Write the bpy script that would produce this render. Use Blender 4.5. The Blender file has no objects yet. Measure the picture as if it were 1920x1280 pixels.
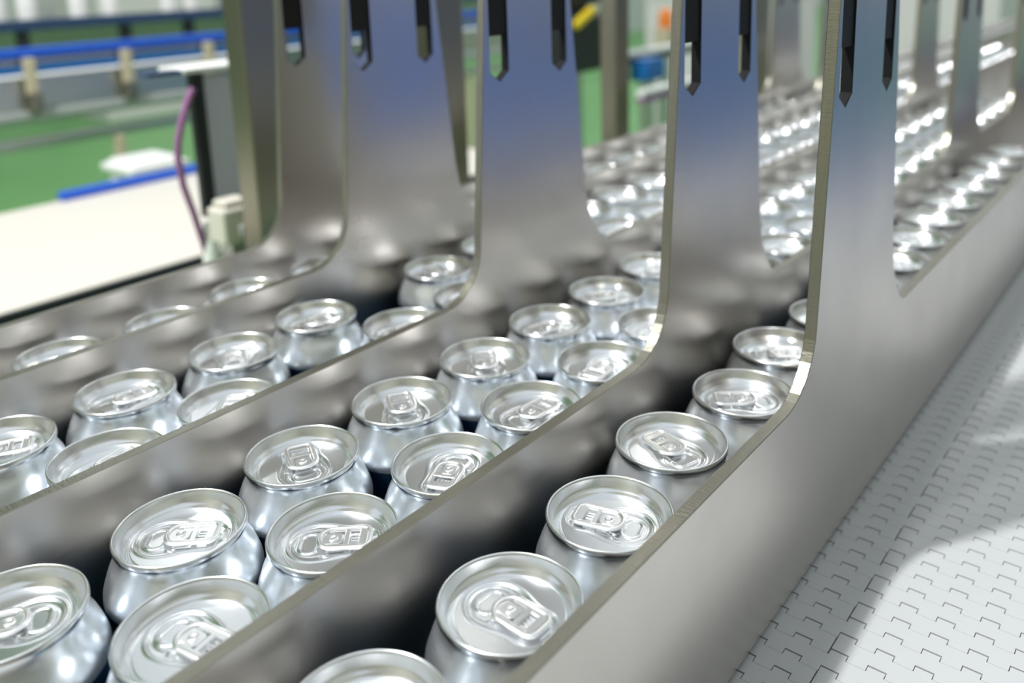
import bpy, bmesh, math, random
from mathutils import Vector, Matrix
from mathutils.geometry import tessellate_polygon
random.seed(7)
sc = bpy.context.scene
COL = sc.collection

# ------------------------------------------------------------------ camera
cam_d = bpy.data.cameras.new('camera')
cam = bpy.data.objects.new('camera', cam_d); COL.objects.link(cam)
CR = Vector((0.77659937, 0.62933277, -0.02887349))
CU = Vector((-0.11069581, 0.18143045, 0.97715374))
CF = Vector((-0.6201934, 0.7556608, -0.21056328))
CAMZ = 0.315
cam.matrix_world = Matrix(((CR.x, CU.x, -CF.x, 0), (CR.y, CU.y, -CF.y, 0), (CR.z, CU.z, -CF.z, CAMZ), (0, 0, 0, 1)))
cam_d.sensor_fit = 'HORIZONTAL'; cam_d.sensor_width = 36.0
cam_d.lens = 1633.83 / 1920 * 36.0
cam_d.shift_x = (960 - 978.22) / 1920
cam_d.shift_y = (292.17 - 640) / 1920
cam_d.clip_start = 0.01; cam_d.clip_end = 100
cam_d.dof.use_dof = True
cam_d.dof.focus_distance = 0.385
cam_d.dof.aperture_fstop = 5.6
sc.camera = cam

# ------------------------------------------------------------------ world, lights, exposure
w = bpy.data.worlds.new('hall_light'); sc.world = w; w.use_nodes = True
bg = w.node_tree.nodes['Background']
bg.inputs[0].default_value = (0.89, 0.955, 1.0, 1); bg.inputs[1].default_value = 0.72
vs = sc.view_settings
vs.view_transform = 'Standard'; vs.look = 'None'; vs.gamma = 1.0; vs.use_curve_mapping = False
vs.exposure = 0.1

def area(name, loc, target, size, energy, color=(1, 1, 1)):
    d = bpy.data.lights.new(name, 'AREA'); d.shape = 'DISK'; d.size = size; d.energy = energy; d.color = color
    o = bpy.data.objects.new(name, d); COL.objects.link(o)
    o.location = loc
    o.rotation_euler = (Vector(target) - Vector(loc)).to_track_quat('-Z', 'Y').to_euler()
    return o
CT = Vector((-0.14, 0.45, 0.1))
area('high_bay_lamp', CT + Vector((-0.34, -0.47, 1.0)) * 3.2, CT, 0.17, 150)
area('high_bay_lamp', CT + Vector((-0.30, -0.80, 1.0)) * 3.2, CT, 0.20, 26)

# ------------------------------------------------------------------ materials
def mat(name, color, metallic=0.0, rough=0.5, noise=None, bump=None, spec=0.5, emit=None, coat=0.0, world_co=False):
    m = bpy.data.materials.new(name); m.use_nodes = True
    nt = m.node_tree; b = nt.nodes['Principled BSDF']
    b.inputs['Base Color'].default_value = (*color, 1)
    b.inputs['Metallic'].default_value = metallic
    b.inputs['Roughness'].default_value = rough
    b.inputs['Specular IOR Level'].default_value = spec
    b.inputs['Coat Weight'].default_value = coat
    if emit:
        b.inputs['Emission Color'].default_value = (*emit[0], 1); b.inputs['Emission Strength'].default_value = emit[1]
    co = nt.nodes.new('ShaderNodeNewGeometry').outputs['Position'] if world_co else nt.nodes.new('ShaderNodeTexCoord').outputs['Object']
    if noise:   # (scale xyz, colour b, amount, rough variation)
        mp = nt.nodes.new('ShaderNodeMapping'); mp.inputs['Scale'].default_value = noise[0]
        nt.links.new(co, mp.inputs['Vector'])
        nz = nt.nodes.new('ShaderNodeTexNoise'); nz.inputs['Scale'].default_value = 1.0
        nz.inputs['Detail'].default_value = 5
        nt.links.new(mp.outputs[0], nz.inputs['Vector'])
        mx = nt.nodes.new('ShaderNodeMix'); mx.data_type = 'RGBA'
        mx.inputs['A'].default_value = (*color, 1); mx.inputs['B'].default_value = (*noise[1], 1)
        rm = nt.nodes.new('ShaderNodeMapRange')
        rm.inputs['From Min'].default_value = 0.2; rm.inputs['From Max'].default_value = 0.8
        nt.links.new(nz.outputs['Fac'], rm.inputs['Value'])
        nt.links.new(rm.outputs[0], mx.inputs['Factor']); nt.links.new(mx.outputs['Result'], b.inputs['Base Color'])
        rr = nt.nodes.new('ShaderNodeMapRange')
        rr.inputs['To Min'].default_value = rough - noise[2]; rr.inputs['To Max'].default_value = rough + noise[2]
        nt.links.new(rm.outputs[0], rr.inputs['Value']); nt.links.new(rr.outputs[0], b.inputs['Roughness'])
    if bump:    # list of (scale xyz, strength, distance, detail)
        prev = None
        for bsc, st, dist, det in bump:
            mp = nt.nodes.new('ShaderNodeMapping'); mp.inputs['Scale'].default_value = bsc
            nt.links.new(co, mp.inputs['Vector'])
            nz = nt.nodes.new('ShaderNodeTexNoise'); nz.inputs['Scale'].default_value = 1.0; nz.inputs['Detail'].default_value = det
            nt.links.new(mp.outputs[0], nz.inputs['Vector'])
            bp = nt.nodes.new('ShaderNodeBump'); bp.inputs['Strength'].default_value = st; bp.inputs['Distance'].default_value = dist
            nt.links.new(nz.outputs['Fac'], bp.inputs['Height'])
            if prev: nt.links.new(prev.outputs[0], bp.inputs['Normal'])
            prev = bp
        nt.links.new(prev.outputs[0], b.inputs['Normal'])
    return m

M = {}
M['steel'] = mat('brushed_steel_sheet', (0.70, 0.66, 0.61), 1.0, 0.30, noise=((14, 14, 14), (0.60, 0.565, 0.52), 0.04),
                 bump=[((11, 11, 11), 0.06, 0.004, 0), ((60, 60, 400), 0.03, 0.001, 3), ((20, 9, 260), 0.06, 0.0008, 4)], world_co=True)
M['steel_edge'] = mat('sawn_steel_edge', (0.37, 0.355, 0.30), 1.0, 0.33, noise=((300, 60, 60), (0.29, 0.275, 0.225), 0.06),
                      bump=[((200, 900, 900), 0.25, 0.0006, 4)])
M['lid'] = mat('bright_aluminium_lid', (0.85, 0.87, 0.885), 1.0, 0.22)
M['tab'] = mat('bright_aluminium_tab', (0.95, 0.95, 0.95), 1.0, 0.28)
M['belt'] = mat('white_belt_plastic', (0.46, 0.475, 0.48), 0.0, 0.40, noise=((8, 8, 8), (0.43, 0.445, 0.45), 0.03))
M['bed'] = mat('dark_bed', (0.05, 0.07, 0.08), 0.0, 0.5)
M['pin'] = mat('blackened_steel_pin', (0.014, 0.013, 0.013), 0.0, 0.6, spec=0.2)
M['post'] = mat('dull_steel_post', (0.36, 0.34, 0.28), 1.0, 0.3, noise=((6, 6, 3), (0.27, 0.25, 0.19), 0.05))
M['cream'] = mat('cream_plastic', (0.66, 0.625, 0.55), 0.0, 0.5)
M['white'] = mat('white_paint', (0.86, 0.86, 0.84), 0.0, 0.45)
M['black'] = mat('black_rubber_and_shade', (0.012, 0.014, 0.016), 0.0, 0.45)
M['blue'] = mat('blue_plastic', (0.01, 0.10, 0.62), 0.0, 0.4)
M['teal'] = mat('blue_green_plastic', (0.005, 0.13, 0.42), 0.0, 0.4)
M['navy'] = mat('navy_paint', (0.02, 0.05, 0.13), 0.0, 0.5)
M['grey'] = mat('grey_paint', (0.45, 0.47, 0.47), 0.0, 0.45)
M['galv'] = mat('grey_steel', (0.62, 0.62, 0.60), 1.0, 0.35)
M['purple'] = mat('purple_cable', (0.32, 0.13, 0.30), 0.0, 0.4)
M['lilac'] = mat('lilac_steel', (0.56, 0.54, 0.62), 0.2, 0.45)
M['tan'] = mat('tan_paint', (0.55, 0.48, 0.34), 0.0, 0.5)
M['yellow'] = mat('yellow_plastic', (0.75, 0.55, 0.02), 0.0, 0.4)
M['orange'] = mat('orange_plastic', (0.85, 0.22, 0.02), 0.0, 0.4)
M['floor'] = mat('green_floor_coating', (0.11, 0.38, 0.08), 0.0, 0.35, noise=((0.9, 0.9, 0.9), (0.20, 0.48, 0.16), 0.08))
M['wall'] = mat('white_wall_panel', (0.62, 0.64, 0.62), 0.0, 0.6)
M['green'] = mat('green_wall_paint', (0.11, 0.22, 0.07), 0.0, 0.6)
M['offwhite'] = mat('off_white_paint', (0.82, 0.76, 0.77), 0.0, 0.45)
M['added_right'] = mat('beige_added_wall', (0.66, 0.60, 0.54), 0.0, 0.6)
M['added_back'] = mat('tan_added_wall', (0.48, 0.43, 0.36), 0.0, 0.6)
M['slot'] = mat('black_slot_walls', (0.012, 0.012, 0.013), 0.0, 0.7, spec=0.15)  # black colour for the inner walls of the slots
M['bluepanel'] = mat('blue_machine_panel', (0.10, 0.19, 0.72), 0.0, 0.45)
M['lampface'] = mat('lamp_diffuser', (0.9, 0.9, 0.9), 0.0, 0.5, emit=((1.0, 0.98, 0.95), 6.0))

# can body: bare silver shoulder above, dark blue print below
def can_material():
    m = bpy.data.materials.new('can_silver_and_blue'); m.use_nodes = True
    nt = m.node_tree; b = nt.nodes['Principled BSDF']
    tc = nt.nodes.new('ShaderNodeTexCoord'); sx = nt.nodes.new('ShaderNodeSeparateXYZ')
    nt.links.new(tc.outputs['Object'], sx.inputs[0])
    gt = nt.nodes.new('ShaderNodeMath'); gt.operation = 'GREATER_THAN'; gt.inputs[1].default_value = 0.0655
    nt.links.new(sx.outputs['Z'], gt.inputs[0])
    mx = nt.nodes.new('ShaderNodeMix'); mx.data_type = 'RGBA'
    mx.inputs['A'].default_value = (0.035, 0.12, 0.22, 1); mx.inputs['B'].default_value = (0.82, 0.86, 0.90, 1)
    nt.links.new(gt.outputs[0], mx.inputs['Factor']); nt.links.new(mx.outputs['Result'], b.inputs['Base Color'])
    b.inputs['Metallic'].default_value = 0.9; b.inputs['Roughness'].default_value = 0.27
    return m
M['can'] = can_material()

# ------------------------------------------------------------------ helpers
def link(name, me, m=None, parent=None, loc=None, rz=0):
    o = bpy.data.objects.new(name, me); COL.objects.link(o)
    if m is not None and me is not None and not me.materials:
        for k in (m if isinstance(m, (list, tuple)) else [m]): me.materials.append(k)
    if parent: o.parent = parent
    if loc is not None: o.location = loc
    if rz: o.rotation_euler = (0, 0, rz)
    return o

def tag(o, label=None, cat=None, group=None, kind=None):
    if label: o['label'] = label
    if cat: o['category'] = cat
    if group: o['group'] = group
    if kind: o['kind'] = kind
    return o

def thing(name, label, cat, loc=(0, 0, 0), rz=0, group=None):
    return tag(link(name, None, loc=loc, rz=rz), label, cat, group)

def finish(bm, name, smooth=None):
    bmesh.ops.recalc_face_normals(bm, faces=bm.faces[:])
    me = bpy.data.meshes.new(name); bm.to_mesh(me); bm.free()
    if smooth is not None:
        for p in me.polygons: p.use_smooth = True
        me.set_sharp_from_angle(angle=math.radians(smooth))
    return me

def add_box(bm, x0, x1, y0, y1, z0, z1):
    v = [bm.verts.new((x, y, z)) for z in (z0, z1) for x, y in ((x0, y0), (x1, y0), (x1, y1), (x0, y1))]
    for f in ((3, 2, 1, 0), (4, 5, 6, 7), (0, 1, 5, 4), (1, 2, 6, 5), (2, 3, 7, 6), (3, 0, 4, 7)):
        bm.faces.new([v[i] for i in f])
    return v

def box_me(name, x0, x1, y0, y1, z0, z1, bevel=0.0):
    bm = bmesh.new(); add_box(bm, x0, x1, y0, y1, z0, z1)
    if bevel: bmesh.ops.bevel(bm, geom=bm.edges[:], offset=bevel, segments=2, affect='EDGES', profile=0.5)
    return finish(bm, name)

def part_box(name, m, parent, x0, x1, y0, y1, z0, z1, bevel=0.0):
    return link(name, box_me(name, x0, x1, y0, y1, z0, z1, bevel), m, parent)

def add_lathe(bm, prof, n=64, cap0=False, cap1=False):
    rings = []
    for r, z in prof:
        rings.append([bm.verts.new((r * math.cos(2 * math.pi * i / n), r * math.sin(2 * math.pi * i / n), z)) for i in range(n)])
    for a, b in zip(rings[:-1], rings[1:]):
        for i in range(n): bm.faces.new((a[i], a[(i + 1) % n], b[(i + 1) % n], b[i]))
    if cap0: bm.faces.new(rings[0][::-1])
    if cap1: bm.faces.new(rings[-1])
    return rings

def add_tube(bm, pts, r, n=10):
    pts = [Vector(p) for p in pts]; rings = []
    for i, p in enumerate(pts):
        t = (pts[min(i + 1, len(pts) - 1)] - pts[max(i - 1, 0)]).normalized()
        a = t.orthogonal().normalized() if i == 0 else (a0 - t * a0.dot(t)).normalized()
        a0 = a; b = t.cross(a)
        rings.append([bm.verts.new(p + r * (math.cos(2 * math.pi * k / n) * a + math.sin(2 * math.pi * k / n) * b)) for k in range(n)])
    for A, B in zip(rings[:-1], rings[1:]):
        for k in range(n): bm.faces.new((A[k], A[(k + 1) % n], B[(k + 1) % n], B[k]))
    bm.faces.new(rings[0][::-1]); bm.faces.new(rings[-1])

def inset(outline, d):
    """move a closed counter-clockwise outline inwards by d"""
    n = len(outline); res = []
    for i in range(n):
        p0, p1, p2 = Vector(outline[i - 1]), Vector(outline[i]), Vector(outline[(i + 1) % n])
        a, b = (p1 - p0).normalized(), (p2 - p1).normalized()
        na, nb = Vector((-a.y, a.x)), Vector((-b.y, b.x))
        m = na + nb
        m = m / max(m.dot(na), 0.35) if m.length > 1e-6 else na
        res.append(tuple(p1 + d * m))
    return res

def add_prism(bm, outline, axis, lo, hi, mi_side=0, chamfer=0.0, side_fn=None):
    """extrude a closed 2-D outline: axis 'x' -> outline is (y,z); axis 'z' -> outline is (x,y)"""
    area2 = sum(a[0] * b[1] - b[0] * a[1] for a, b in zip(outline, outline[1:] + outline[:1]))
    if area2 < 0: outline = outline[::-1]
    def P(q, d): return (d, q[0], q[1]) if axis == 'x' else (q[0], q[1], d)
    n = len(outline)
    levels = [(outline, lo), (outline, hi)]
    if chamfer:
        ins = inset(outline, chamfer)
        levels = [(ins, lo), (outline, lo + chamfer), (outline, hi - chamfer), (ins, hi)]
    rings = [[bm.verts.new(P(q, d)) for q in ol] for ol, d in levels]
    for a, b in zip(rings[:-1], rings[1:]):
        for i in range(n):
            f = bm.faces.new((a[i], a[(i + 1) % n], b[(i + 1) % n], b[i])); f.material_index = side_fn(outline[i], outline[(i + 1) % n]) if side_fn else mi_side
    for tri in tessellate_polygon([[Vector((q[0], q[1], 0)) for q in levels[0][0]]]):
        bm.faces.new([rings[0][k] for k in tri][::-1]); bm.faces.new([rings[-1][k] for k in tri])

# ------------------------------------------------------------------ the hall (setting)
FZ = -0.95
tag(link('floor', box_me('floor', -9, 6, -6, 30, FZ - 0.1, FZ), M['floor']), kind='structure')
tag(link('wall_left', box_me('wall_left', -9.2, -9.0, 2.94, 30, FZ - 0.1, 2.2), M['wall']), kind='structure')
tag(link('wall_left_green', box_me('wall_left_green', -9.2, -8.96, -6, 2.93, FZ - 0.1, 12.0), M['green']), kind='structure')

tag(link('wall_right_added', box_me('wall_right_added', 4.5, 4.7, -3.2, 30, FZ - 0.1, 4.0), M['added_right']), kind='structure')  # unseen wall, added to block light from the right and reflect beige
tag(link('wall_back_added', box_me('wall_back_added', -2.2, 4.49, -3.2, -3.0, FZ - 0.1, 3.2), M['added_back']), kind='structure')  # added out of view to shape what arm edges and lids reflect

# ------------------------------------------------------------------ white modular belt
belt = thing('conveyor_belt', 'white plastic modular conveyor belt with square interlocking teeth, right of the steel dividers', 'conveyor belt')
PITCH, TP, TW, TD = 0.0127, 0.0169, 0.0084, 0.0041
X0, YTOP = -0.0982, 0.3704           # a tooth starts at X0; a row of tooth tips lies at YTOP
def module_outline(xa, xb):
    """one belt module, row bottom at y=0, tooth tips at PITCH; teeth stick out to +y, matching notches below"""
    g, gs, gl = 0.0010, 0.0004, 0.00016
    top, bot = [], []
    k = math.floor((xa - X0) / TP) - 1
    def clampadd(lst, x, y): lst.append((min(max(x, xa), xb), y))
    segs = []
    while X0 + k * TP < xb:
        s = X0 + k * TP
        segs.append((s, s + TW, True)); segs.append((s + TW, s + TP, False)); k += 1
    for s, e, tooth in segs:
        if e <= xa + 1e-6 or s >= xb - 1e-6: continue
        if tooth:
            clampadd(top, s + gs, PITCH - g); clampadd(top, e - gs, PITCH - g)
            clampadd(bot, s, 0.0); clampadd(bot, e, 0.0)
        else:
            clampadd(top, s + gs * -1 if s > xa else s, PITCH - TD - gl); clampadd(top, e + gs, PITCH - TD - gl)
            clampadd(bot, s, -TD); clampadd(bot, e, -TD)
    out = bot + top[::-1]
    res = []
    for p in out:
        if not res or (abs(p[0] - res[-1][0]) > 1e-7 or abs(p[1] - res[-1][1]) > 1e-7): res.append(p)
    return res
def module_mesh(name, xa, xb):
    bm = bmesh.new(); add_prism(bm, module_outline(xa, xb), 'z', -0.0045, 0.0)
    return finish(bm, name)
XB = X0 - TP                          # joint between modules on every second row
gj = 0.0003
mod_a = module_mesh('belt_module', -0.1500, XB - gj)
mod_b = module_mesh('belt_module', XB + gj, XB + 16 * TP - gj)
mod_c = module_mesh('belt_module', -0.1500, XB + 8 * TP - gj)
mod_d = module_mesh('belt_module', XB + 8 * TP + gj, XB + 16 * TP - gj)
for r in range(-16, 130):
    y = YTOP - PITCH + r * PITCH
    for me in ((mod_a, mod_b) if r % 2 == 0 else (mod_c, mod_d)):
        link('belt_module', me, M['belt'], belt, (0, y, 0))
part_box('belt_underside', M['bed'], belt, -0.150, 0.155, 0.15, 2.0, -0.02, -0.006)
part_box('belt_lane_bed', M['belt'], belt, -0.62, -0.152, -0.3, 3.6, -0.02, 0.0)

# ------------------------------------------------------------------ lane dividers (steel plates with upright arms)
XS = [-0.143, -0.2255, -0.3632, -0.495, -0.575]
THK = 0.0060
ZT, ZB, ZA = 0.1063, 0.0025, 0.42
def arc(cy, cz, r, a0, a1, n):
    return [(cy + r * math.cos(math.radians(a0 + (a1 - a0) * i / n)), cz + r * math.sin(math.radians(a0 + (a1 - a0) * i / n))) for i in range(n + 1)]
def arm_points(d, ztop):
    """outline of one upright arm, walking +y: left foot curve, up, two slots cut down from the top, down, right foot"""
    lt = math.tan(math.radians(4.5)); rt = math.tan(math.radians(6.2))
    yl = lambda z: 0.400 + lt * (min(z, 0.31) - 0.165)
    yr = lambda z: 0.5170 - rt * (min(z, 0.31) - 0.150)
    pts = []
    R = 0.034
    pts += arc(yl(ZT + R) - R, ZT + R, R, -90, -90 + 85.5, 9)
    pts += [(yl(0.31), 0.31), (yl(ztop) - 0.0005, ztop)]
    def slot(c, hw, tip):
        return [(c - hw, ztop), (c - hw, tip + 0.006), (c, tip), (c + hw, tip + 0.006), (c + hw, ztop)]
    pts += slot(0.4228, 0.0088, 0.2445)
    pts += slot(0.4868, 0.0080, 0.2445)
    pts += [(yr(ztop) + 0.0008, ztop), (yr(0.31), 0.31)]
    pts += [(yr(0.20), 0.20), (yr(0.155), 0.155), (yr(0.135) + 0.0025, 0.135), (0.5320, 0.1175), (0.5400, ZT + 0.003), (0.5475, ZT)]
    return [(y + d, z) for y, z in pts]
ARMS = [[0, 0.95], [0, 0.605, 0.94], [0, 0.975], [0, 0.95], [0, 0.946]]
names = ['nearest the white belt', 'second from the white belt', 'third from the white belt', 'fourth from the white belt', 'farthest from the white belt']
for i, x in enumerate(XS):
    t = thing('lane_divider', 'stainless steel lane divider with upright arm, ' + names[i], 'divider', (x, 0, 0), group='steel lane dividers between the rows of cans')
    y0, y1 = -0.25, 3.5
    out = [(y0, ZB), (y0, ZT)]
    for d in ARMS[i]: out += arm_points(d, ZA)
    out += [(y1, ZT), (y1, ZB)]
    def side_index(p, q, arms=ARMS[i]):
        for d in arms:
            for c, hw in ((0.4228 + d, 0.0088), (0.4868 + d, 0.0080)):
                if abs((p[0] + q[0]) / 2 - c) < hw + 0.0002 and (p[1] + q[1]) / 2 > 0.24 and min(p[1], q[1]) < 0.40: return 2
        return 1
    bm = bmesh.new(); add_prism(bm, out, 'x', -THK, 0.0, 1, 0.0004, side_index)
    o = link('plate', finish(bm, 'plate'), [M['steel'], M['steel_edge'], M['slot']], t)
    for d in ARMS[i]:
        for c, hw, zb in ((0.4228, 0.0082, 0.2735), (0.4868, 0.0074, 0.2725)):
            part_box('hanger_pin', M['pin'], t, -THK + 0.0007, -0.0009, c - hw + d, c + hw + d, zb, 0.52)

# ------------------------------------------------------------------ drink can
RT = 0.090
def build_body():
    prof = [(0.0225, 0.006), (0.0245, 0.0), (0.0268, 0.0005), (0.0305, 0.0055), (0.0320, 0.0095), (0.0323, 0.0125),
            (0.0323, 0.040), (0.0323, 0.0645), (0.03225, 0.0670), (0.0319, 0.0692), (0.0312, 0.0715), (0.0303, 0.0740), (0.0293, 0.0767), (0.0281, 0.0790),
            (0.0271, 0.0811), (0.0264, 0.0829), (0.0260, 0.0845), (0.0259, 0.0858), (0.0261, 0.0868)]
    bm = bmesh.new(); add_lathe(bm, prof, 72, cap0=True)
    return finish(bm, 'body', 40)
def sd_box(x, y, cx, cy, hx, hy, r):
    qx, qy = abs(x - cx) - hx + r, abs(y - cy) - hy + r
    return math.hypot(max(qx, 0), max(qy, 0)) + min(max(qx, qy), 0) - r
def smin(a, b, k):
    h = max(k - abs(a - b), 0) / k
    return min(a, b) - h * h * k * 0.25
def sstep(a, b, x):
    t = min(max((x - a) / (b - a), 0), 1); return t * t * (3 - 2 * t)
def bump(d, wd): 
    return math.exp(-(d / wd) ** 2)
def panel_h(x, y):
    """relief of the lid panel; tab finger end points to +x"""
    ang = math.atan2(y, -(x + 0.0078))
    d = smin(math.hypot(x + 0.0070, y) - 0.0112, sd_box(x, y, 0.006, 0, 0.0125, 0.0084, 0.0070), 0.005)
    h = -0.00050 * sstep(0.0004, -0.0006, d)
    h += 0.00026 * bump(d - 0.0008, 0.0006) * (1 if x < 0.011 else math.exp(-((x - 0.011) / 0.003) ** 2))
    # raised bead on the tear panel (kidney ring) and the score line round it
    e = sd_box(x, y, -0.0098, 0, 0.0040, 0.0062, 0.0039)
    h += 0.00042 * bump(e, 0.0006)
    e2 = math.hypot((x + 0.0082) / 0.98, y) - 0.0088
    if x < 0.001: h -= 0.00022 * bump(e2, 0.00035)
    # finger well bead behind the tab
    f = sd_box(x, y, 0.0182, 0, 0.0007, 0.0034, 0.0007)
    h += 0.00042 * bump(max(f, 0), 0.0006)
    # two small dimples beside the nose of the tab
    for s in (-1, 1): h += 0.0003 * bump(math.hypot(x + 0.0035, y - s * 0.0078), 0.0008)
    return h
def build_lid():
    prof = [(0.0258, 0.0862), (0.0266, 0.0866), (0.02705, 0.0872), (0.0271, 0.0880), (0.0271, 0.0891), (0.0269, 0.0897), (0.0265, 0.0900), (0.0261, 0.0899),
            (0.0258, 0.0895), (0.0256, 0.0888), (0.0252, 0.0876), (0.0245, 0.0858), (0.0241, 0.0850), (0.0234, 0.0842), (0.0228, 0.0835), (0.0223, 0.0826),
            (0.0219, 0.0823), (0.0215, 0.0826), (0.0212, 0.0834), (0.0208, 0.0839), (0.0203, 0.0840), (0.0197, 0.08395)]
    bm = bmesh.new(); add_lathe(bm, prof, 96)
    n = 112; R = 0.0200; V = {}
    for i in range(n + 1):
        for j in range(n + 1):
            u, v = 2 * i / n - 1, 2 * j / n - 1
            x, y = u * math.sqrt(1 - v * v / 2), v * math.sqrt(1 - u * u / 2)
            x *= R; y *= R; r = math.hypot(x, y)
            V[i, j] = bm.verts.new((x, y, 0.0840 + panel_h(x, y) * (1 - sstep(0.0190, 0.0199, r))))
    for i in range(n):
        for j in range(n): bm.faces.new((V[i, j], V[i + 1, j], V[i + 1, j + 1], V[i, j + 1]))
    me = bpy.data.meshes.new('lid'); 
    for f in bm.faces: f.normal_update()
    bmesh.ops.recalc_face_normals(bm, faces=bm.faces[:])
    for f in bm.faces:
        f.normal_update()
        c = f.calc_center_median()
        if math.hypot(c.x, c.y) < 0.0199 and f.normal.z < 0: f.normal_flip()
    bm.to_mesh(me); bm.free()
    for p in me.polygons: p.use_smooth = True
    return me
def stadium(x0, x1, hw, n, rr):
    """rounded outline, x0..x1 long, half width hw, corner radius rr, 4*n points"""
    pts = []
    for cx, cy, a in ((x1 - rr, hw - rr, 0), (x0 + rr, hw - rr, 90), (x0 + rr, -hw + rr, 180), (x1 - rr, -hw + rr, 270)):
        for k in range(n + 1):
            t = math.radians(a + 90 * k / n); pts.append((cx + rr * math.cos(t), cy + rr * math.sin(t)))
    return pts
def build_tab():
    bm = bmesh.new(); z = 0.0853
    X0_, X1_, HW = -0.0070, 0.0162, 0.0076
    # curled rim, rounder at the nose, squarer at the finger end
    rings = []
    prof = [(0.0, 0.0), (0.0001, 0.0006), (0.0005, 0.0010), (0.0011, 0.00115), (0.0017, 0.0011), (0.0022, 0.0008), (0.0025, 0.0002), (0.0012, -0.0003)]
    def outline(ins):
        pts = []
        for cx, cy, a, rr in ((X1_ - 0.0046, HW - 0.0046, 0, 0.0046), (X0_ + 0.0072, HW - 0.0072, 90, 0.0072), (X0_ + 0.0072, -HW + 0.0072, 180, 0.0072), (X1_ - 0.0046, -HW + 0.0046, 270, 0.0046)):
            for k in range(9):
                t = math.radians(a + 90 * k / 8); pts.append((cx + (rr - ins) * math.cos(t), cy + (rr - ins) * math.sin(t)))
        return pts
    for ins, hz in prof:
        rings.append([bm.verts.new((px, py, z + hz)) for px, py in outline(ins)])
    m = len(rings[0])
    for a, b in zip(rings, rings[1:] + rings[:1]):
        for i in range(m): bm.faces.new((a[i], a[(i + 1) % m], b[(i + 1) % m], b[i]))
    def plate(pts, z0, z1, ch=0.0002): add_prism(bm, pts, 'z', z0, z1, 0, ch)
    def rect(xa, xb, ya, yb): return [(xa, ya), (xb, ya), (xb, yb), (xa, yb)]
    plate(rect(0.0046, 0.0068, -0.0053, 0.0053), z - 0.00016, z + 0.00066)               # web between the windows
    plate(rect(0.0108, 0.0141, -0.0052, 0.0052), z - 0.00013, z + 0.00063)               # web behind the finger window
    for s in (-1, 1): plate(rect(-0.0020, 0.0142, min(s * 0.0040, s * 0.0054), max(s * 0.0040, s * 0.0054)), z - 0.0001, z + 0.00052)
    for k in range(4): plate(rect(0.0073, 0.0103, -0.0031 + k * 0.0018, -0.0023 + k * 0.0018), z - 0.0019, z - 0.0005)   # embossed bars seen through the window
    plate(stadium(-0.0056, 0.0038, 0.0034, 6, 0.0020), z - 0.0005, z + 0.0002)          # rivet tongue
    add_lathe(bm, [(0.0021, z + 0.0001), (0.0020, z + 0.0006), (0.0015, z + 0.0008), (0.0011, z + 0.00075), (0.0007, z + 0.0005), (0.0003, z + 0.00045)], 24, cap1=True)
    return finish(bm, 'pull_tab', 35)
me_body, me_lid, me_tab = build_body(), build_lid(), build_tab()

def make_can(x, y, rot, label, group, tabs=True):
    t = thing('drink_can', label, 'can', (x, y, 0), math.radians(rot), group)
    link('body', me_body, M['can'], t)
    l = link('lid', me_lid, M['lid'], t)
    if tabs: link('pull_tab', me_tab, M['tab'], l)
    return t
ORD = ['first', 'second', 'third', 'fourth', 'fifth', 'sixth', 'seventh', 'eighth', 'ninth', 'tenth', 'eleventh', 'twelfth']
LANES = [
 ('in single row beside white belt', [(-0.1865, 0.1425, 40), (-0.1829, 0.2085, -2), (-0.1830, 0.2745, -165), (-0.1905, 0.3400, 161), (-0.1836, 0.4056, -144), (-0.1915, 0.4712, 31), (-0.1830, 0.5367, 120)],
    (-0.1865, 0.004, 1.15)),
 ('in right row of second lane', [(-0.2642, 0.1299, 11), (-0.2680, 0.1958, 42), (-0.2645, 0.2617, -67), (-0.2672, 0.3276, 84), (-0.2660, 0.3936, -87), (-0.2670, 0.4598, 100), (-0.2650, 0.5260, 20)],
    (-0.2665, 0.0004, 1.55)),
 ('in left row of second lane', [(-0.3260, 0.0925, -121), (-0.3224, 0.1587, 43), (-0.3266, 0.2246, 152), (-0.3268, 0.2906, 147), (-0.3256, 0.3567, 135), (-0.3272, 0.4228, -107), (-0.3268, 0.4889, -135), (-0.3272, 0.5550, 70)],
    (-0.3268, 0.0004, 1.60)),
 ('in right row of third lane', [(-0.4016, 0.1665, 100), (-0.4016, 0.2335, 130), (-0.4018, 0.3630, 75), (-0.4018, 0.4280, -20)],
    (-0.4020, 0.0002, 2.40)),
 ('in left row of third lane', [(-0.4615, 0.1390, 63), (-0.4618, 0.2055, 87), (-0.4580, 0.2725, -33), (-0.4618, 0.3380, 87), (-0.4610, 0.4555, 160), (-0.4622, 0.5215, 30)],
    (-0.4622, 0.0002, 2.45)),
 ('in single row farthest from white belt', [(-0.5400, 0.1390, 0), (-0.5410, 0.2052, 50), (-0.5355, 0.2715, 80), (-0.5410, 0.3376, 120), (-0.5355, 0.4038, 10)],
    (-0.538, 0.003, 3.40)),
]
def in_frame(x, y):
    for a in range(0, 360, 30):
        for z, r in ((RT, 0.0271), (0.068, 0.033)):
            p = Vector((x + r * math.cos(math.radians(a)), y + r * math.sin(math.radians(a)), z - CAMZ)); d = p.dot(CF)
            if d > 0.05 and 0 <= 978.22 + 1633.83 * p.dot(CR) / d <= 1920 and 292.17 - 1633.83 * p.dot(CU) / d <= 1280: return True
    return False
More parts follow.
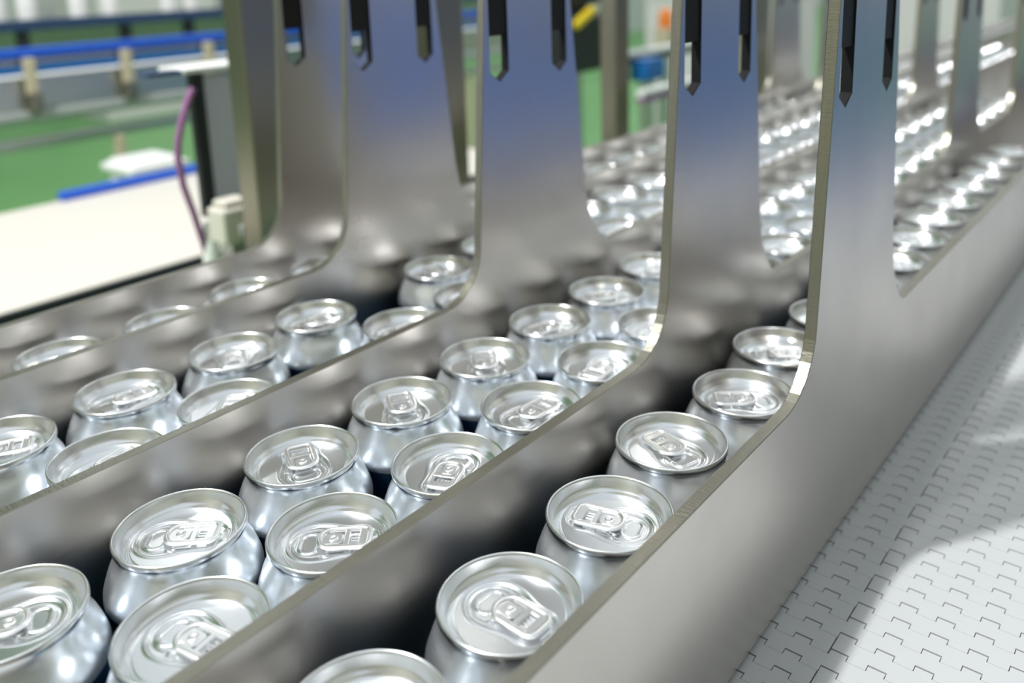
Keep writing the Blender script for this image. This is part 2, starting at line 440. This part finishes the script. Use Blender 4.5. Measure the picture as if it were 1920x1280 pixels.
for li, (where, cans, (fx, jit, ymax)) in enumerate(LANES):
    k = far = 0
    for x, y, rot in cans:
        if not in_frame(x, y): continue
        extra = {(2, 0): 'drink can mirroring green, '}.get((li, k), 'silver drink can, ')
        make_can(x, y, rot, extra + ORD[k] + ' from front ' + where, 'silver drink cans queued between the steel dividers'); k += 1
    y = cans[-1][1] + 0.0662
    if li == 3: y = 0.4932
    if li == 4: y = 0.5873
    while y < ymax:
        if in_frame(fx, y):
            far += 1
            lab = ('%s blurred silver can beyond the front arm, ' % ORD[far - 1] if li == 0 and far <= 8 else 'blurred silver can beyond the front arms, ') + where
            make_can(fx + random.uniform(-jit, jit), y, random.uniform(0, 360), lab,
                     'blurred drink cans beyond the front arms, ' + where, tabs=(y < 2.0))
        y += 0.0664

# ------------------------------------------------------------------ steel posts behind the dividers
def post(x, y, wx, wy, label):
    t = thing('steel_post', label, 'post', (x, y, FZ), group='square steel posts behind the dividers')
    part_box('tube', M['post'], t, -wx, 0, 0, wy, 0.01, 1.75, 0.002)
    part_box('foot_plate', M['post'], t, -wx - 0.03, 0.03, -0.03, wy + 0.03, 0, 0.012, 0.001)
    return t
post(-0.80, 0.524, 0.034, 0.055, 'square steel post left of the farthest divider arm, beside the black-edged box')
post(-0.69, 0.690, 0.04, 0.052, 'square steel post in the gap between the third and fourth upright arms')
post(-0.69, 1.062, 0.028, 0.036, 'olive square steel post in the gap between the second and third upright arms')
post(-0.70, 1.540, 0.03, 0.08, 'square steel post just right of the second upright arm')

# ------------------------------------------------------------------ cream conveyor and the sensor bracket
cc = thing('cream_conveyor', 'wide cream flat-topped conveyor behind the farthest divider', 'conveyor', (-1.58, 1.2, FZ))
def cpart(name, m, x0, x1, y0, y1, z0, z1, bevel=0.0, par=None):
    return part_box(name, m, par or cc, x0 + 1.58, x1 + 1.58, y0 - 1.2, y1 - 1.2, z0 - FZ, z1 - FZ, bevel)
cpart('top_panel', M['cream'], -1.88, -1.295, -0.6, 1.62, -0.150, -0.135, 0.002)
cpart('edge_shadow', M['black'], -1.294, -1.284, -0.6, 1.62, -0.160, -0.136)  # dark strip in place of the shadow under the front edge
cpart('side_frame', M['grey'], -1.30, -1.27, -0.6, 1.62, -0.30, -0.162, 0.003)
cpart('side_frame', M['galv'], -1.90, -1.885, 0.74, 1.62, -0.24, -0.137, 0.003)
cpart('blue_edge_strip', M['blue'], -1.885, -1.862, 0.755, 1.62, -0.134, -0.116, 0.003)
for yy in (-0.4, 1.5):
    for xx in (-1.84, -1.36): cpart('leg', M['galv'], xx, xx + 0.05, yy, yy + 0.05, FZ, -0.15)

sb = thing('sensor_box', 'lilac steel box with black edge strip and white lid, beside the leftmost post', 'box', (-0.95, 0.547, 0))
part_box('housing', M['lilac'], sb, -0.03, 0, 0.0137, 0.085, 0.045, 0.200, 0.002)
part_box('edge_strip', M['black'], sb, -0.006, 0.006, -0.003, 0.0135, 0.030, 0.205, 0.002)
part_box('top_plate', M['white'], sb, -0.05, 0.008, -0.012, 0.092, 0.2055, 0.2115, 0.001)
part_box('sensor_arm', M['navy'], sb, -0.012, 0.006, -0.055, -0.013, 0.206, 0.211, 0.001)
part_box('stand', M['galv'], sb, -0.028, -0.004, 0.04, 0.07, FZ, 0.044)
bm = bmesh.new()
add_tube(bm, [(-0.93, 0.537, 0.19), (-0.93, 0.528, 0.175), (-0.93, 0.518, 0.152), (-0.93, 0.511, 0.13), (-0.93, 0.509, 0.112), (-0.93, 0.512, 0.078), (-0.93, 0.521, 0.043), (-0.93, 0.528, 0.009), (-0.93, 0.534, -0.02)], 0.0042)
cb = thing('sensor_cable', 'thin purple cable hanging in a curve with a white plug', 'cable', (0, 0, 0))
link('cord', finish(bm, 'cord', 60), M['purple'], cb)
bm = bmesh.new(); add_lathe(bm, [(0.006, -0.05), (0.0105, -0.045), (0.0105, -0.01), (0.008, 0.0), (0.006, 0.02), (0.004, 0.022)], 20, True, True)
link('plug', finish(bm, 'plug', 40), M['white'], cb, (-0.93, 0.538, 0.008))
part_box('plug_bracket', M['grey'], cb, -0.942, -0.912, 0.525, 0.551, -0.065, -0.043, 0.002)
vb = thing('valve_block', 'small cream valve block at the foot of the lilac box', 'valve block', (-0.87, 0.522, 0))
part_box('block', M['cream'], vb, -0.035, 0, 0.0, 0.044, 0.012, 0.055, 0.004)
part_box('cap', M['cream'], vb, -0.031, -0.004, 0.006, 0.038, 0.0555, 0.063, 0.003)
part_box('port', M['grey'], vb, 0.0005, 0.006, 0.018, 0.03, 0.02, 0.034, 0.002)
part_box('bracket', M['galv'], vb, -0.03, -0.006, 0.012, 0.036, FZ, 0.0115)

# ------------------------------------------------------------------ far conveyor with blue guide strips
fc = thing('guide_rail_conveyor', 'far conveyor with two blue guide strips and grey side panel', 'conveyor', (-2.5, 2.0, FZ))
def fpart(name, m, x0, x1, y0, y1, z0, z1, bevel=0.0):
    return part_box(name, m, fc, x0 + 2.5, x1 + 2.5, y0 - 2.0, y1 - 2.0, z0 - FZ, z1 - FZ, bevel)
fpart('upper_blue_strip', M['blue'], -2.53, -2.50, 0.3, 3.6, 0.118, 0.144, 0.004)
fpart('rail', M['galv'], -2.535, -2.515, 0.3, 3.6, 0.096, 0.116, 0.004)
fpart('lower_blue_strip', M['teal'], -2.525, -2.495, 0.3, 3.6, 0.076, 0.096, 0.003)
fpart('side_panel', M['galv'], -2.53, -2.515, 0.3, 3.6, -0.022, 0.066, 0.003)
fpart('base_rail', M['grey'], -2.56, -2.505, 0.3, 3.6, -0.045, -0.025, 0.003)
fpart('belt_top', M['white'], -2.95, -2.56, 0.3, 3.6, 0.040, 0.055, 0.003)
fpart('lower_rail', M['galv'], -2.52, -2.48, 0.3, 3.6, -0.124, -0.094, 0.004)
for yy in (0.97, 1.235, 1.50, 1.77, 2.04, 2.31, 2.58):
    fpart('rail_clamp', M['tan'], -2.50, -2.475, yy - 0.012, yy + 0.016, 0.02, 0.118, 0.004)
    fpart('clamp_knob', M['post'], -2.51, -2.468, yy - 0.012, yy + 0.022, -0.03, 0.03, 0.008)
for yy in (0.55, 1.185, 1.9, 2.7): fpart('leg', M['tan'], -2.50, -2.47, yy - 0.012, yy + 0.014, FZ, -0.125, 0.003)
# second far conveyor line behind it, with navy rail and bottles
nr = thing('navy_rail_conveyor', 'dark navy railed conveyor line behind the blue guide strips', 'conveyor', (-3.4, 2.4, FZ))
def npart(name, m, x0, x1, y0, y1, z0, z1, bevel=0.0):
    return part_box(name, m, nr, x0 + 3.4, x1 + 3.4, y0 - 2.4, y1 - 2.4, z0 - FZ, z1 - FZ, bevel)
npart('navy_rail', M['navy'], -3.42, -3.36, 0.6, 4.6, 0.145, 0.185, 0.004)
npart('belt_top', M['galv'], -3.80, -3.43, 0.6, 4.6, 0.15, 0.17, 0.004)
npart('rear_panel', M['wall'], -3.82, -3.80, 0.6, 4.6, -0.25, 0.17, 0.004)
for yy in (0.9, 1.3, 1.68, 1.95, 2.5, 3.0, 3.5): npart('bracket', M['black'], -3.41, -3.37, yy, yy + 0.035, -0.10, 0.144, 0.003)
npart('lower_beam', M['galv'], -3.43, -3.36, 0.6, 4.6, -0.16, -0.101, 0.004)
for yy in (0.62, 4.5): npart('leg', M['galv'], -3.42, -3.37, yy, yy + 0.05, FZ, -0.161, 0.003)

# blurred white bottles riding on the navy-railed conveyor
bm = bmesh.new(); add_lathe(bm, [(0.030, 0.0), (0.034, 0.006), (0.034, 0.085), (0.026, 0.11), (0.014, 0.13), (0.013, 0.15)], 20, True, True); me_bot = finish(bm, 'bottle_body', 40)
bm = bmesh.new(); add_lathe(bm, [(0.0145, 0.146), (0.0145, 0.162), (0.013, 0.164)], 16, True, True); me_cap = finish(bm, 'cap', 40)
for k, yy in enumerate((1.12, 1.30, 1.42, 1.60, 1.74, 1.98, 2.10, 2.30)):
    t = thing('bottle', 'blurred white bottle, %s from the left on the navy-railed conveyor' % ORD[k], 'bottle', (-3.58 + 0.03 * (k % 2), yy, 0.17), group='blurred bottles on the navy-railed conveyor')
    link('bottle_body', me_bot, M['white'], t); link('cap', me_cap, M['navy'] if k % 3 == 0 else M['white'], t)

# white blurred bins and machines
def bin_(x, y, sx, sy, z, h, m, label, name='storage_bin', cat='bin'):
    t = thing(name, label, cat, (x, y, z))
    part_box('body', m, t, -sx / 2, sx / 2, -sy / 2, sy / 2, 0, h, 0.01)
    part_box('rim', m, t, -sx / 2 - 0.012, sx / 2 + 0.012, -sy / 2 - 0.012, sy / 2 + 0.012, h - 0.03, h - 0.012, 0.004)
    for s in (-1, 1): part_box('foot', M['grey'], t, -sx / 2 + 0.02, sx / 2 - 0.02, s * sy * 0.35 - 0.02, s * sy * 0.35 + 0.02, -0.02 if z > FZ + 0.01 else 0.0, 0.001 if z > FZ + 0.01 else 0.002)
    return t
bin_(-2.10, 1.06, 0.13, 0.13, FZ, 0.83, M['white'], 'white bin behind the blue edge of the cream conveyor')
bin_(-8.3, 4.3, 0.8, 1.2, FZ, 1.22, M['offwhite'], 'large white machine cabinet far behind the navy rail', 'machine_cabinet', 'cabinet')
bin_(-8.3, 6.2, 0.9, 1.3, FZ, 1.25, M['offwhite'], 'pale grey machine cabinet far left in the background', 'machine_cabinet', 'cabinet')

# motor unit seen between the second and third arms
mu = thing('drive_motor', 'black drive motor with yellow band, behind the gap between the upright arms', 'motor', (-1.65, 2.4, 0))
part_box('housing', M['black'], mu, -0.25, 0, -0.17, 0.22, -0.03, 0.16, 0.02)
part_box('upper_housing', M['black'], mu, -0.25, -0.02, -0.17, 0.10, 0.19, 0.36, 0.02)
part_box('neck', M['black'], mu, -0.20, -0.05, -0.1, 0.05, 0.155, 0.195, 0.005)
o = part_box('yellow_band', M['yellow'], mu, -0.01, 0.02, -0.09, 0.03, -0.012, 0.012, 0.006); o.location = (0, -0.03, 0.165); o.rotation_euler = (math.radians(25), 0, 0)
part_box('indicator', M['yellow'], mu, 0.0, 0.012, 0.17, 0.20, 0.10, 0.12, 0.004)
part_box('stand', M['galv'], mu, -0.16, -0.08, -0.03, 0.05, FZ, -0.031)
def rod(name, label, m1, m2, x, y0, y1, z, r):
    t = thing(name, label, 'rail', (x, (y0 + y1) / 2, z))
    bm = bmesh.new(); L = (y1 - y0) / 2
    add_tube(bm, [(0, -L, 0), (0, L, 0)], r, 12); link('tube', finish(bm, 'tube', 40), m1, t)
    part_box('wear_strip', m2, t, -r, r, -L, L, -r * 2.2, -r * 1.05)
    for s in (-0.7, 0.7): part_box('support', M['galv'], t, -0.012, 0.012, s * L - 0.012, s * L + 0.012, FZ - z, -r * 2.25)
    return t
rod('guide_rail', 'upper white guide rail behind the gap between the second and third upright arms', M['white'], M['black'], -1.75, 2.75, 3.9, -0.012, 0.015)
rod('guide_rail', 'lower white guide rail with purple underside behind the upright arms', M['white'], M['purple'], -1.5, 2.45, 3.4, -0.10, 0.014)
t = thing('control_box', 'small blue control box behind the white guide rails', 'box', (-1.62, 2.75, 0))
part_box('case', M['teal'], t, -0.08, 0, -0.05, 0.08, -0.10, -0.03, 0.01)
part_box('lid', M['teal'], t, -0.075, -0.005, -0.045, 0.075, -0.029, -0.020, 0.003)
part_box('stand', M['galv'], t, -0.06, -0.02, -0.01, 0.03, FZ, -0.101)
t = thing('warning_beacon', 'orange warning beacon left of the second upright arm', 'beacon', (-1.95, 3.4, 0.04))
bm = bmesh.new(); add_lathe(bm, [(0.03, 0.0), (0.03, 0.05), (0.022, 0.075), (0.008, 0.085)], 20, True, True); link('lens', finish(bm, 'lens', 40), M['orange'], t)
part_box('base', M['tan'], t, -0.035, 0.035, -0.035, 0.035, -0.11, 0.0, 0.004)
part_box('stand', M['galv'], t, -0.015, 0.015, -0.015, 0.015, FZ - 0.04, -0.111)
# far white machines to the right of the arms
bin_(-1.5, 6.2, 0.9, 1.2, FZ, 1.16, M['offwhite'], 'white machine cabinet at the far end of the lanes', 'machine_cabinet', 'cabinet')
bin_(-2.4, 5.0, 0.7, 0.9, FZ, 1.10, M['offwhite'], 'grey white machine cabinet behind the gap right of the second arm', 'machine_cabinet', 'cabinet')

# ------------------------------------------------------------------ things outside the frame that the steel and lids mirror
t = thing('blue_machine', 'long blue machine housing across the aisle right of the belt', 'machine', (1.5, 2.8, FZ))
part_box('side_panel', M['bluepanel'], t, 0, 0.6, -2.6, 3.2, 0.05, 1.27, 0.01)
part_box('plinth', M['grey'], t, 0.03, 0.57, -2.55, 3.15, 0.0, 0.049)
def luminaire(x, y, k):
    t = thing('ceiling_light', 'long white ceiling light in the %s row high above' % k, 'ceiling light', (x, y, 4.2), group='ceiling lights high above the lanes')
    part_box('housing', M['white'], t, -0.19, 0.19, -0.95, 0.95, 0.0, 0.09)
    for s in (-0.7, 0.7): part_box('suspension_rod', M['galv'], t, -0.01, 0.01, s - 0.01, s + 0.01, 0.091, 3.0)
    part_box('diffuser', M['lampface'], t, -0.16, 0.16, -0.9, 0.9, -0.012, -0.001)
for i, x in enumerate((-6.2, -3.6, -1.2)):
    for y in ((3.7, 6.8, 9.9), (3.7, 6.8, 9.9), (0.2, 3.3, 6.4, 9.5))[i]: luminaire(x, y, ORD[i])
